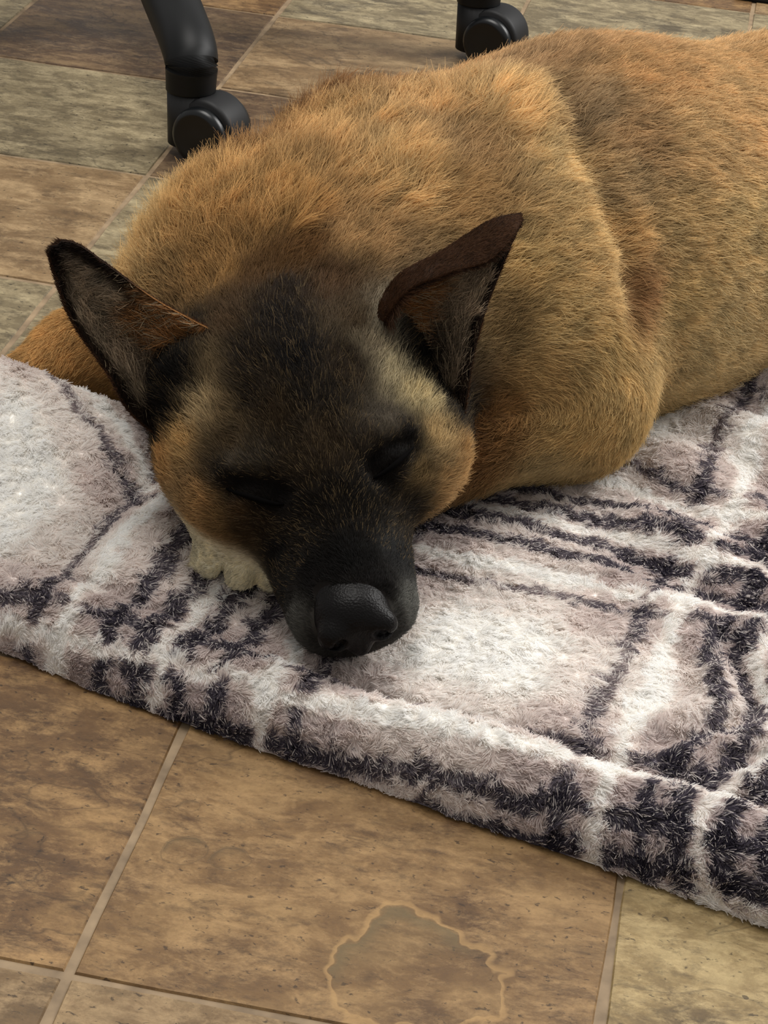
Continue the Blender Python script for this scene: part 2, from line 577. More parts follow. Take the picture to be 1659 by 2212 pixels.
T_BROWN = tile_material('tile_brown', srgb(92, 64, 36), srgb(128, 94, 56), srgb(168, 132, 84), 1.0)
T_DARK = tile_material('tile_umber', srgb(78, 56, 36), srgb(106, 80, 54), srgb(140, 114, 80), 3.0)
T_OLIVE = tile_material('tile_olive', srgb(104, 90, 64), srgb(140, 124, 92), srgb(176, 160, 124), 5.0)
T_TAN = tile_material('tile_tan', srgb(112, 86, 54), srgb(146, 116, 78), srgb(174, 146, 106), 7.0, 0.8,)
T_SAND = tile_material('tile_sand', srgb(124, 100, 62), srgb(164, 138, 90), srgb(196, 172, 122), 12.0, 1.1)
T_PATCH = tile_material('tile_fossil', srgb(110, 78, 44), srgb(140, 106, 64), srgb(166, 132, 86), 8.0, 1.0,
                        blobs=[(-0.088, -0.017, 0.0100, srgb(84, 66, 40), srgb(78, 60, 36)),
                               (-0.067, -0.018, 0.0085, srgb(80, 62, 38), srgb(78, 60, 36)),
                               (-0.094, 0.016, 0.0050, srgb(88, 68, 42), srgb(78, 60, 36)),
                               (0.030, -0.070, 0.040, srgb(96, 80, 52), srgb(170, 136, 88))])
TMATS = [T_BROWN, T_DARK, T_OLIVE, T_TAN]

# floor: grout bed with tiles as its pieces
m_grout, nt, b = new_mat('grout')
nz = nt.nodes.new('ShaderNodeTexNoise'); nz.inputs['Scale'].default_value = 60; nz.inputs['Detail'].default_value = 5
rp = nt.nodes.new('ShaderNodeValToRGB')
rp.color_ramp.elements[0].color = (*srgb(104, 86, 64), 1); rp.color_ramp.elements[0].position = 0.3
rp.color_ramp.elements[1].color = (*srgb(146, 124, 95), 1); rp.color_ramp.elements[1].position = 0.7
tcg = nt.nodes.new('ShaderNodeTexCoord')
nt.links.new(tcg.outputs['Object'], nz.inputs['Vector'])
nt.links.new(nz.outputs['Fac'], rp.inputs['Fac']); nt.links.new(rp.outputs[0], b.inputs['Base Color'])
b.inputs['Roughness'].default_value = 0.7
bm = bmesh.new()
bmesh.ops.create_cube(bm, size=1, matrix=Matrix.Translation((0, 1.9, -0.0156)) @ Matrix.Diagonal((5.0, 5.2, 0.029, 1)))
floor = link('floor', bm_mesh('floor', bm, False), m_grout)
tag(floor, kind='structure')
floor['label'] = 'stone-look tile floor with pale grout lines'


def tile_mesh(kind):
    w, d, g = TS / 2 - 0.0018, TSV / 2 - 0.0018, 0.0012
    rng = np.random.default_rng(kind + 5)
    n = 6
    ring = []
    for (sx, sy, ex, ey) in ((-1, -1, 1, -1), (1, -1, 1, 1), (1, 1, -1, 1), (-1, 1, -1, -1)):
        for k in range(n):
            f = k / n
            j = rng.normal(0, 0.0005)
            x = (sx + (ex - sx) * f) * w; y = (sy + (ey - sy) * f) * d
            if sx == ex: x += j
            else: y += j
            ring.append((x, y))
    ring = np.array(ring)
    top = np.c_[ring * (1 - g / w), np.zeros(len(ring))]
    low = np.c_[ring, np.full(len(ring), -0.0018)]
    V = np.concatenate([top, low])
    m = len(ring)
    faces = [list(range(m))] + [[i + m, (i + 1) % m + m, (i + 1) % m, i] for i in range(m)]
    return mesh_np('tile', V, faces, False)


tile_base = [tile_mesh(k) for k in range(3)]
TILE_PICK = {}
tile_cache = {}


def pick(i, j):
    if (i, j) in TILE_PICK: return TILE_PICK[(i, j)]
    return TMATS[int(hash01(np.array([i + 50]), np.array([j + 50]), np.array([3]))[0] * 3.999)]


TILE_PICK.update({(0, 0): T_PATCH, (-1, 0): T_BROWN, (1, 0): T_SAND, (0, -1): T_TAN, (-1, -1): T_TAN, (1, -1): T_SAND,
                  (-2, 5): T_DARK, (-2, 4): T_OLIVE, (-2, 3): T_TAN, (-2, 2): T_OLIVE, (-1, 2): T_OLIVE, (-1, 3): T_OLIVE,
                  (-1, 4): T_DARK, (-1, 5): T_TAN, (-1, 6): T_OLIVE, (0, 5): T_TAN, (0, 4): T_TAN, (0, 6): T_OLIVE, (-2, 6): T_BROWN,
                  (-3, 5): T_OLIVE, (-3, 6): T_OLIVE, (1, 6): T_OLIVE, (2, 6): T_DARK, (-1, 1): T_TAN})
for i in range(-5, 6):
    for j in range(-2, 11):
        mt = pick(i, j)
        key = (mt.name, (i * 3 + j * 5) % 3)
        if key not in tile_cache:
            me = tile_base[key[1]].copy(); me.materials.append(mt); tile_cache[key] = me
        o = bpy.data.objects.new('tile', tile_cache[key])
        C.objects.link(o)
        uc, vc = TU + (i + 0.5) * TS, TV + (j + 0.5) * TSV
        p = te1 * uc + te2 * vc
        o.location = (p[0], p[1], 0.0)
        flip = 0 if mt is T_PATCH else ((i * 7 + j * 3) % 4 // 2) * math.pi
        o.rotation_euler = (0, 0, -TA + flip)
        o.parent = floor

DV, DQ, DREG, DET, DES = dog_mesh()

# ------------------------------------------------------------------ blanket
BA = math.radians(23.4)
BP = np.array([math.cos(BA), -math.sin(BA), 0]); BQ = np.array([math.sin(BA), math.cos(BA), 0])
B0 = np.array([0, 0.866, 0.0])


def sstep(x, a, b_):
    t = np.clip((x - a) / (b_ - a), 0, 1)
    return t * t * (3 - 2 * t)


def back_edge(p):
    return 0.222 + 0.38 * sstep(p, -0.20, 0.02)


def blanket_h(p, q):
    """top surface height of the folded blanket"""
    n3 = np.stack([p, q, np.zeros_like(p)], -1)
    h = 0.030 + 0.0030 * vnoise(n3, 0.06, 3) + 0.0015 * vnoise(n3, 0.025, 4)
    h = h + 0.026 * np.exp(-(((p + 0.325) / 0.115) ** 2 + ((q - 0.160) / 0.080) ** 2))
    h = h + 0.014 * sstep(p, -0.02, 0.06) * sstep(q, 0.26, 0.42)
    h = h + 0.010 * np.exp(-(((p + 0.175) / 0.035) ** 2 + ((q - 0.10) / 0.06) ** 2))
    d = (p + 0.205) + 0.10 * (q - 0.08)
    h = h - 0.009 * np.exp(-(d / 0.014) ** 2) * sstep(q, 0.03, 0.06)
    # the hem: a soft roll along the front with a stitched groove behind it
    sm = 0.024 + 0.010 * sstep(p, 0.0, 0.2)
    h = h + 0.0040 * np.exp(-((q - sm + 0.004) / 0.010) ** 2) - 0.0045 * np.exp(-((q - sm - 0.012) / 0.007) ** 2)
    # ripples to the right of the head
    w = sstep(p, 0.0, 0.06) * sstep(q, 0.16, 0.22)
    h = h + w * (0.0050 * np.sin((q * 1.0 + 0.30 * p) * 95) + 0.004 * np.sin((q - 0.55 * p) * 60 + 1.0))
    w2 = sstep(p, 0.10, 0.14) * (1 - sstep(q, 0.16, 0.24)) * sstep(q, 0.04, 0.07)
    h = h + w2 * 0.0045 * np.sin((p + 0.02 * np.sin(q * 40)) * 170)
    # pressed down by the head
    h = h - 0.006 * np.exp(-(((p + 0.05) / 0.07) ** 2 + ((q - 0.09) / 0.09) ** 2))
    return h


P_LO, P_HI = -0.62, 0.62
NPc, NQc = 420, 330
pp = np.linspace(P_LO, P_HI, NPc)
tq = np.linspace(0, 1, NQc)
rows_x, rows_s = [], []
PG, TG = np.meshgrid(pp, tq, indexing='ij')
BEg = back_edge(PG)
wob = 0.003 * vnoise(np.stack([PG.ravel(), 0 * PG.ravel(), 0 * PG.ravel()], -1), 0.05, 9).reshape(PG.shape)
QG = (wob - 0.004) + TG * (BEg + 0.004 - wob)


def blanket_point(p, q, f0, be):
    rr = 0.022
    x = np.clip((q - f0) / rr, 0, 1)
    e = np.sqrt(np.maximum(1 - (1 - x) ** 2, 0))
    xb = np.clip((be - q) / 0.04, 0, 1)
    eb = np.sqrt(np.maximum(1 - (1 - xb) ** 2, 0))
    return blanket_h(p, q) * e * eb + 0.0006


F0 = wob - 0.004
# denser columns near the front edge
TQ2 = TG ** 1.6
QG = F0 + TQ2 * (BEg - F0)
ZG = blanket_point(PG.ravel(), QG.ravel(), F0.ravel(), BEg.ravel()).reshape(PG.shape)
Z_free = ZG
top = B0 + PG[..., None] * BP + QG[..., None] * BQ
ZL = dog_low(top[..., 0], top[..., 1])
ZG = np.where(ZL < 1, np.clip(np.minimum(ZG, ZL - 0.002), 0.0006, 1), ZG)
top[..., 2] = ZG
# front overhang: the roll bulges slightly over the floor
arc = np.zeros_like(QG)
arc[:, 1:] = np.cumsum(np.sqrt(np.diff(QG, axis=1) ** 2 + np.diff(Z_free, axis=1) ** 2), axis=1)
bot = top.copy(); bot[..., 2] = 0.0004
I = np.arange(NPc * NQc).reshape(NPc, NQc)
qt = np.stack([I[:-1, :-1], I[1:, :-1], I[1:, 1:], I[:-1, 1:]], -1).reshape(-1, 4)
bs = bot[::NPc - 1, ::NQc - 1].reshape(-1, 3)
BV = top.reshape(-1, 3)
BSVAL = (arc - 0.016).ravel()      # pattern coordinate: runs over the roll


def stripes(d):
    """one sett of the plaid, d = distance from the group's centre line: (darkness, whiteness)"""
    a = np.abs(d)
    def band(c_, w):
        return 1 - sstep(np.abs(a - c_), w * 0.7, w * 1.3)
    dark = np.maximum(band(0.0125, 0.0058), band(0.0325, 0.0055))
    taupe = 1 - sstep(a, 0.050, 0.056)
    thin = band(0.0790, 0.0040)
    grey = (1 - sstep(a, 0.098, 0.125)) * sstep(a, 0.064, 0.068)
    white = np.maximum(band(0.0600, 0.0040), band(0.0, 0.0042))
    val = 0.46 * taupe + 0.34 * grey
    val = np.maximum(val, thin * 0.86)
    val = np.maximum(val, dark * 1.0)
    return val, white


def per(x, c_, period=0.29):
    return (x - c_ + period / 2) % period - period / 2


def plaid(p, s_):
    n3 = np.stack([p, s_, np.zeros_like(p)], -1)
    wp = p + 0.0028 * vnoise(n3, 0.045, 21) + 0.0010 * vnoise(n3, 0.012, 23)
    ws = s_ + 0.0028 * vnoise(n3, 0.045, 22) + 0.0010 * vnoise(n3, 0.012, 24)
    # the cloth is pulled askew on the left and ripples on the right
    wp = wp + 0.012 * sstep(p, 0.10, 0.15) * np.sin(s_ * 42 + 0.4) * (1 - sstep(s_, 0.2, 0.3))
    wp, ws = wp + 0.11 * s_, ws - 0.12 * p
    ws = ws + sstep(s_, 0.04, 0.10) * (0.02 * sstep(-p, 0.17, 0.205) - 0.9 * np.maximum(0, -0.205 - p))
    va, wa = stripes(per(wp, -0.115, 0.295))
    vb, wb = stripes(per(ws, -0.037))
    both = np.maximum(0.62 * np.maximum(va, vb) + 0.38 * np.minimum(va, vb), 0)
    strong = np.maximum(va, vb) > 0.68
    v = np.where(strong, 0.74 * np.maximum(va, vb) + 0.26 * np.minimum(va, vb), 0.5 * va + 0.5 * vb)
    wm = np.maximum(wa, wb)
    v = v * (1 - 0.80 * wm)
    return np.clip(v, 0, 1), wm


PW = np.array([0.0, 0.30, 0.50, 0.75, 1.0])
PC = np.array([srgb(252, 250, 246), srgb(229, 220, 215), srgb(198, 184, 181), srgb(102, 95, 105), srgb(50, 46, 58)])


def plaid_col(v):
    return np.stack([np.interp(v, PW, PC[:, k]) for k in range(3)], -1)


bv, bw = plaid(PG.ravel(), BSVAL)
bcol = plaid_col(bv)


def attr_mat(name, rough=0.8, spec=0.15, sheen=0.0, attr='col', trans=0.0):
    m, nt, b = new_mat(name)
    a = nt.nodes.new('ShaderNodeAttribute'); a.attribute_name = attr
    nt.links.new(a.outputs['Color'], b.inputs['Base Color'])
    b.inputs['Roughness'].default_value = rough
    b.inputs['Specular IOR Level'].default_value = spec
    if sheen:
        b.inputs['Sheen Weight'].default_value = sheen
    if trans:
        tr = nt.nodes.new('ShaderNodeBsdfTranslucent')
        nt.links.new(a.outputs['Color'], tr.inputs['Color'])
        mx = nt.nodes.new('ShaderNodeMixShader'); mx.inputs[0].default_value = trans
        nt.links.new(b.outputs[0], mx.inputs[1]); nt.links.new(tr.outputs[0], mx.inputs[2])
        nt.links.new(mx.outputs[0], nt.nodes['Material Output'].inputs['Surface'])
    return m


def set_col(me, col):
    a = me.color_attributes.new('col', 'FLOAT_COLOR', 'POINT')
    c4 = np.ones((len(col), 4), np.float32); c4[:, :3] = col
    a.data.foreach_set('color', c4.ravel())


def hair_obj(name, Pts, rad, col, mat, parent):
    n, k, _ = Pts.shape
    cu = bpy.data.hair_curves.new(name)
    cu.add_curves([k] * n)
    cu.attributes['position'].data.foreach_set('vector', np.ascontiguousarray(Pts, np.float32).ravel())
    ra = cu.attributes.new('radius', 'FLOAT', 'POINT') if 'radius' not in cu.attributes else cu.attributes['radius']
    ra.data.foreach_set('value', np.ascontiguousarray(rad, np.float32).ravel())
    ca = cu.attributes.new('col', 'FLOAT_COLOR', 'POINT')
    c4 = np.ones((n, k, 4), np.float32); c4[..., :3] = col
    ca.data.foreach_set('color', c4.ravel())
    o = bpy.data.objects.new(name, cu)
    C.objects.link(o)
    cu.materials.append(mat)
    o.parent = parent
    o['kind'] = 'stuff'
    return o


M_FLEECE = attr_mat('fleece', 0.9, 0.05, 0.2)
M_PILE = attr_mat('fleece_pile', 0.75, 0.15, trans=0.6)
bme = mesh_np('blanket', BV, qt)
set_col(bme, bcol)
blanket = link('blanket', bme, M_FLEECE)
tag(blanket, 'grey, white and charcoal plaid fleece blanket folded on the floor under the dog', 'blanket')

# ------------------------------------------------------------------ dog
# coat samples on the animal: position, colour, hair length in mm
#COAT_BEGIN
COAT = np.array([
    (-0.013,0.937,0.085,18,15,13,4), (-0.118,1.050,0.139,30,25,22,12), (-0.114,1.027,0.129,26,22,20,12), (-0.118,1.022,0.110,26,22,20,12), (-0.123,1.026,0.092,34,28,24,12),
    (0.010,1.054,0.141,26,22,20,10), (0.003,1.056,0.151,40,34,30,10), (0.042,1.070,0.096,44,36,30,12), (-0.030,0.957,0.098,34,28,24,5), (-0.047,0.975,0.113,58,46,34,6),
    (-0.029,0.985,0.123,64,50,36,7), (-0.059,0.995,0.129,60,46,32,8), (-0.050,1.020,0.149,34,30,30,9), (-0.065,1.040,0.160,40,34,32,9), (-0.077,1.024,0.147,52,42,35,9),
    (-0.026,1.022,0.146,60,48,38,9), (-0.039,1.003,0.137,42,35,30,8), (-0.070,1.005,0.133,56,45,36,8), (-0.062,1.060,0.167,52,40,32,10), (-0.043,1.070,0.170,92,66,44,11),
    (-0.079,1.081,0.167,100,70,42,12), (-0.090,1.048,0.153,88,66,46,10), (-0.094,1.028,0.138,100,80,56,10), (-0.026,1.048,0.160,84,66,48,10), (-0.015,1.038,0.149,120,100,76,10),
    (-0.003,1.036,0.141,185,160,120,11), (0.013,1.028,0.129,190,160,110,11), (-0.009,1.054,0.156,130,112,90,10), (-0.098,1.011,0.119,150,118,78,11), (-0.107,1.005,0.102,168,118,62,12),
    (-0.117,1.012,0.086,156,100,48,12), (-0.091,0.977,0.086,145,95,48,10), (-0.082,0.990,0.113,80,62,42,7), (-0.088,1.005,0.120,110,86,58,8), (-0.068,0.972,0.099,14,11,10,3),
    (-0.074,0.971,0.095,24,19,16,3), (-0.063,0.973,0.101,24,19,16,3), (-0.077,0.976,0.100,16,13,12,3), (-0.084,0.978,0.102,24,19,16,3), (-0.054,0.968,0.095,18,14,13,3),
    (-0.062,0.966,0.094,26,20,17,3), (-0.059,0.969,0.097,20,16,15,3), (-0.080,0.979,0.108,84,72,60,5), (-0.066,0.974,0.108,70,60,50,5), (0.002,0.993,0.116,14,11,10,3),
    (-0.001,0.983,0.107,26,21,18,4), (0.007,0.992,0.114,20,16,14,3), (-0.005,0.986,0.112,20,16,15,3), (0.010,1.003,0.119,20,16,15,3), (-0.002,0.999,0.127,88,76,64,5),
    (-0.013,0.989,0.123,60,50,42,5), (0.023,1.012,0.115,156,118,70,9), (0.040,1.024,0.096,158,106,54,12), (0.031,1.004,0.089,146,100,54,10), (0.050,1.080,0.084,120,75,38,12),
    (0.034,1.046,0.117,50,42,36,8), (0.024,1.050,0.129,30,26,24,8), (0.015,0.993,0.102,112,86,54,7), (0.012,0.986,0.086,50,42,36,6), (0.009,0.951,0.079,44,42,42,4),
    (0.017,0.929,0.062,92,88,84,3), (-0.040,0.922,0.050,84,80,76,3), (-0.046,0.936,0.057,44,40,38,3), (0.010,0.920,0.056,60,56,54,3), (-0.026,0.913,0.047,56,52,50,3),
    (-0.096,0.979,0.076,140,96,52,8), (-0.083,0.971,0.077,118,84,48,7), (-0.070,0.966,0.077,70,52,34,6), (-0.052,0.955,0.070,28,24,22,4), (-0.063,0.964,0.085,60,46,32,6),
    (-0.073,0.967,0.088,90,64,38,7), (-0.012,0.965,0.101,32,27,23,5), (-0.029,0.930,0.076,22,18,17,4), (0.001,0.924,0.075,22,18,17,3), (-0.012,0.912,0.048,40,36,34,3),
    (-0.073,1.117,0.185,172,116,58,24), (-0.114,1.146,0.177,178,123,64,26), (-0.149,1.154,0.139,180,134,78,26), (-0.158,1.181,0.150,192,148,90,26), (-0.102,1.201,0.188,130,84,44,26),
    (-0.054,1.201,0.204,184,130,72,26), (-0.059,1.270,0.205,120,78,44,24), (-0.011,1.144,0.202,188,138,80,24), (-0.060,1.090,0.176,110,74,42,16), (-0.100,1.097,0.161,142,94,46,18),
    (-0.031,1.099,0.183,152,106,60,18), (-0.002,1.216,0.218,180,130,76,24), (-0.026,1.272,0.214,130,86,48,22), (0.009,1.295,0.221,160,105,58,20), (0.051,1.212,0.225,192,146,90,24),
    (0.026,1.179,0.212,150,106,62,22), (0.028,1.145,0.197,140,98,54,22), (0.065,1.286,0.235,140,98,60,18), (0.092,1.224,0.222,136,102,68,20), (0.116,1.191,0.196,146,110,70,18),
    (0.080,1.188,0.208,194,152,96,22), (0.104,1.159,0.179,192,148,90,20), (0.130,1.159,0.147,140,92,52,16), (0.118,1.170,0.171,176,128,74,18), (0.117,1.143,0.153,196,152,94,16),
    (0.058,1.119,0.164,176,134,78,20), (0.052,1.106,0.146,130,96,56,16), (0.086,1.116,0.140,184,144,88,18), (0.115,1.125,0.124,180,138,80,14), (0.077,1.103,0.107,150,108,58,12),
    (0.106,1.106,0.082,174,130,72,10), (0.142,1.128,0.080,178,134,76,10), (0.096,1.105,0.054,150,116,70,8), (0.063,1.091,0.091,130,84,42,12), (0.134,1.274,0.240,170,118,68,16),
    (0.188,1.382,0.225,172,122,72,16), (0.163,1.233,0.213,184,138,86,17), (0.193,1.271,0.217,182,134,82,17), (0.152,1.190,0.171,186,144,90,17), (0.196,1.216,0.165,192,152,96,17),
    (0.202,1.208,0.127,196,158,104,16), (0.157,1.179,0.133,192,152,94,16), (0.152,1.166,0.105,196,156,100,14), (0.189,1.199,0.111,196,160,106,15), (0.120,1.217,0.215,160,114,70,17),
    (0.108,1.325,0.241,150,104,62,16), (-0.217,1.224,0.046,172,116,58,8), (-0.090,1.000,0.046,206,184,150,3), (-0.081,0.996,0.050,206,184,150,3), (-0.071,0.993,0.050,206,184,150,3),
    (-0.060,0.995,0.046,206,184,150,3), (-0.080,1.006,0.056,206,184,150,3), (-0.090,0.988,0.036,206,184,150,3), (-0.074,0.980,0.037,206,184,150,3), (-0.058,0.984,0.035,206,184,150,3),
    (-0.098,0.993,0.031,206,184,150,3),
])
#COAT_END
CP = COAT[:, :3]
CC = np.array([srgb(*c) for c in COAT[:, 3:6]])
_l = sstep(CC.mean(1, keepdims=True), 0.02, 0.16)
CC = CC ** (1.06 - 0.41 * _l) * (1.0 + 0.12 * _l)
CC = CC * np.array([0.97, 1.03, 1.0])
CC = np.minimum(CC, 0.85)
CL = COAT[:, 6] * 0.001 * np.where(COAT[:, 6] > 22, 0.85, np.where(COAT[:, 6] > 12, 0.68, 0.85))


def coat(P):
    col = np.empty((len(P), 3)); ln = np.empty(len(P))
    lc = np.sqrt(CC)
    for a in range(0, len(P), 40000):
        d2 = ((P[a:a + 40000, None, :] - CP[None]) ** 2).sum(-1)
        w = 1.0 / (d2 + 0.005 ** 2) ** 2.0
        w /= w.sum(1, keepdims=True)
        col[a:a + 40000] = (w @ lc) ** 2
        ln[a:a + 40000] = w @ CL
    return col, ln


FLOW = []


def flow(pts, r):
    for p0, p1 in zip(pts[:-1], pts[1:]):
        FLOW.append((np.array(p0), np.array(p1), r))


flow([head(0, 0.07, 0.085), head(0, 0.0, 0.105), head(0, -0.05, 0.135), head(0, -0.11, 0.15), (0.0, 1.17, 0.19), (0.05, 1.25, 0.21),
      (0.13, 1.31, 0.22), (0.25, 1.39, 0.21), (0.42, 1.44, 0.20), (0.65, 1.47, 0.19), (0.8, 1.47, 0.06)], 0.08)
flow([head(-0.03, 0.03, 0.06), head(-0.06, -0.05, 0.07), head(-0.085, -0.10, 0.09), (-0.15, 1.17, 0.10), (-0.12, 1.24, 0.08)], 0.04)
flow([head(0.03, 0.03, 0.06), head(0.06, -0.05, 0.07), head(0.09, -0.10, 0.09), (0.07, 1.13, 0.12)], 0.03)
flow([(0.05, 1.20, 0.15), (0.09, 1.15, 0.10), (0.118, 1.125, 0.06)], 0.03)
flow([(0.12, 1.13, 0.07), (0.04, 1.07, 0.06), (-0.04, 1.01, 0.05), (-0.08, 0.975, 0.045)], 0.03)
flow([(-0.12, 1.24, 0.07), (-0.20, 1.25, 0.05), (-0.24, 1.21, 0.03)], 0.03)
flow([(0.16, 1.26, 0.12), (0.30, 1.29, 0.10), (0.50, 1.32, 0.10)], 0.05)


def flow_dir(P):
    out = np.zeros((len(P), 3)); tw = np.zeros(len(P))
    for p0, p1, r in FLOW:
        d = p1 - p0
        t = np.clip(((P - p0) @ d) / (d @ d), 0, 1)
        q = p0 + t[:, None] * d
        dist = np.linalg.norm(P - q, axis=1)
        w = 1.0 / (dist / r + 0.15) ** 4
        side = P - q
        side /= np.linalg.norm(side, axis=1)[:, None] + 1e-6
        out += w[:, None] * (d / np.linalg.norm(d) + 0.25 * side)
        tw += w
    out /= tw[:, None]
    return out


M_SKIN = attr_mat('dog_skin', 0.9, 0.05)
M_FUR = attr_mat('dog_fur', 0.55, 0.12, trans=0.35)
dme = mesh_np('dog', DV, DQ)
dcol, dlen = coat(DV)
n_ear_v = (DET != 0) | (DES != 0)
ear_start = int(np.argmax(n_ear_v)) if n_ear_v.any() else len(DV)


def ear_colour(P, t, s_, front, which):
    """inside of the ear: grey-brown hair, dark rim, black hollow at the base; outside dark brown"""
    n = len(P)
    rim = np.minimum(s_, 1 - s_)
    ins = np.tile(S(156, 138, 116), (n, 1))
    lite = sstep(vnoise(P, 0.012, 5), -0.2, 0.6)[:, None]
    ins = ins * (1 - 0.5 * lite) + S(178, 162, 138) * 0.5 * lite
    k = (1 - sstep(rim, 0.03, 0.16))[:, None]
    ins = ins * (1 - k) + S(38, 28, 21) * k
    tip = sstep(t, 0.62, 0.88)[:, None]
    ins = ins * (1 - tip) + S(34, 25, 19) * tip
    hol = 0.85 * ((1 - sstep(t, 0.10, 0.30)) * sstep(0.75 - s_, 0.0, 0.2) * sstep(s_, 0.1, 0.3))[:, None]
    ins = ins * (1 - hol) + S(20, 17, 16) * hol
    tan_ = ((1 - sstep(t, 0.30, 0.5)) * sstep(s_, 0.55, 0.8))[:, None]
    ins = ins * (1 - tan_) + S(140, 98, 58) * tan_
    out = np.tile(S(66, 44, 29), (n, 1))
    fl = (s_ > 1.0)
    c = np.where(front[:, None] & ~fl[:, None], ins, out)
    return c


vfront = np.ones(len(DV), bool)
dcol[ear_start:] = ear_colour(DV[ear_start:], DET[ear_start:], DES[ear_start:], np.ones(len(DV) - ear_start, bool), 1) * 0.8
set_col(dme, dcol * 0.85)
dog = link('dog', dme, M_SKIN)
tag(dog, 'tan dog with a black face mask asleep with its chin on the plaid blanket', 'dog')


def clump_vec(P, cs, seed):
    q = P / cs + 0.35 * np.stack([vnoise(P, cs * 1.7, seed + k) for k in range(3)], -1)
    i = np.floor(q).astype(np.int64)
    return np.stack([hash01(i[:, 0], i[:, 1], i[:, 2], seed + 10 + k) for k in range(3)], -1) * 2 - 1


def unit(v):
    return v / (np.linalg.norm(v, axis=-1, keepdims=True) + 1e-9)


def grow(root, nrm, dirv, length, lift, col, k, wave, rng, r0, r1, tipcol=None):
    n = len(root)
    T = dirv - (dirv * nrm).sum(1, keepdims=True) * nrm
    T = unit(T)
    t = np.linspace(0, 1, k)[None, :, None]
    ca, sa = np.cos(lift)[:, None, None], np.sin(lift)[:, None, None]
    Lh = length[:, None, None]
    P = root[:, None, :] + Lh * (T[:, None, :] * ca * t + nrm[:, None, :] * sa * (t - 0.42 * t * t) * 1.35)
    P = P + Lh * wave[:, None, :] * t * t
    rad = r0[:, None] * (1 - t[..., 0]) + r1[:, None] * t[..., 0]
    c = np.repeat(col[:, None, :], k, 1)
    if tipcol is not None:
        f = t ** 1.3
        c = c * (1 - f) + tipcol[:, None, :] * f
    return P, rad, c


# --- nose leather: shape
PR_BODY = PR
PR = []
NA, NB, NZ = -0.0060, 0.0030, -0.0115
hell(NA, NB + 0.066, NZ + 0.0715, (0.0195, 0.0155, 0.0160), 0.004, pitch=-18)
hell(NA, NB + 0.056, NZ + 0.0805, (0.0165, 0.0150, 0.0085), 0.008, pitch=-22)
for s in (-1, 1):
    hell(NA + s * 0.0120, NB + 0.0760, NZ + 0.0690, (0.0085, 0.0075, 0.0085), 0.004)
hell(NA, NB + 0.0740, NZ + 0.0600, (0.0060, 0.0060, 0.0070), 0.004)
for s in (-1, 1):
    hell(NA + s * 0.0100, NB + 0.0830, NZ + 0.0670, (0.0036, 0.0060, 0.0032), 0.002, yaw=s * 20, carve=True)
    hell(NA + s * 0.0155, NB + 0.0810, NZ + 0.0645, (0.0040, 0.0050, 0.0016), 0.002, carve=True)
hcone((NA, NB + 0.0830, NZ + 0.0710), 0.0006, (NA, NB + 0.0800, NZ + 0.0560), 0.0008, 0.002, carve=True)
c0 = head(NA, 0.066, 0.060)
lo_ = c0 - 0.032; hi_ = c0 + 0.032
Dn = sdf_grid(lo_, hi_, 0.0008)
NV, NQ = surface_nets(Dn, lo_, 0.0008)
NOSE_PR, PR = PR, PR_BODY

# triangles of the animal
tri = np.concatenate([DQ[:, [0, 1, 2]], DQ[:, [0, 2, 3]]])
treg = np.concatenate([DREG, DREG])
A, B_, C_ = DV[tri[:, 0]], DV[tri[:, 1]], DV[tri[:, 2]]
fn = np.cross(B_ - A, C_ - A)
area = np.linalg.norm(fn, axis=1) / 2
fn = fn / (2 * area[:, None] + 1e-12)
vn = np.zeros_like(DV)
for k_ in range(3):
    np.add.at(vn, tri[:, k_], fn * area[:, None])
vn = unit(vn)
cen = (A + B_ + C_) / 3
hl = head_inv(cen)
is_head = (np.abs(hl[:, 0]) < 0.11) & (hl[:, 1] > -0.12) & (treg == 0)
dens = np.where(is_head, 2.6, 1.55)
dens = np.where(cen[:, 0] > 0.30, 0.45, dens)
dens = np.where(fn[:, 2] < -0.35, dens * 0.2, dens)
dens = np.where(fn @ np.array([0, -0.85, 0.5]) < -0.35, dens * 0.45, dens)
dens = np.where(treg > 0, 3.0, dens)
dens = np.where(cen[:, 2] < 0.008, 0, dens)
near_nose = np.linalg.norm(cen - c0, axis=1) < 0.03
nose_d = np.full(len(cen), 9.0)
for pr in NOSE_PR:
    if not pr[-1]:
        nose_d[near_nose] = np.minimum(nose_d[near_nose], prim_d(pr, cen[near_nose]))
nose_zone = (nose_d < 0.0012) & (treg == 0)
dens = np.where(nose_zone, 0, dens)
expect = area * 1e6 * dens
rng = np.random.default_rng(7)
cnt = np.floor(expect + rng.random(len(expect))).astype(int)
ti = np.repeat(np.arange(len(tri)), cnt)
r1_, r2_ = rng.random(len(ti)), rng.random(len(ti))
sq = np.sqrt(r1_)
w0, w1, w2 = 1 - sq, sq * (1 - r2_), sq * r2_
root = A[ti] * w0[:, None] + B_[ti] * w1[:, None] + C_[ti] * w2[:, None]
body_m = treg[ti] == 0
nrm = np.where(body_m[:, None], unit(vn[tri[ti, 0]] * w0[:, None] + vn[tri[ti, 1]] * w1[:, None] + vn[tri[ti, 2]] * w2[:, None]), fn[ti])

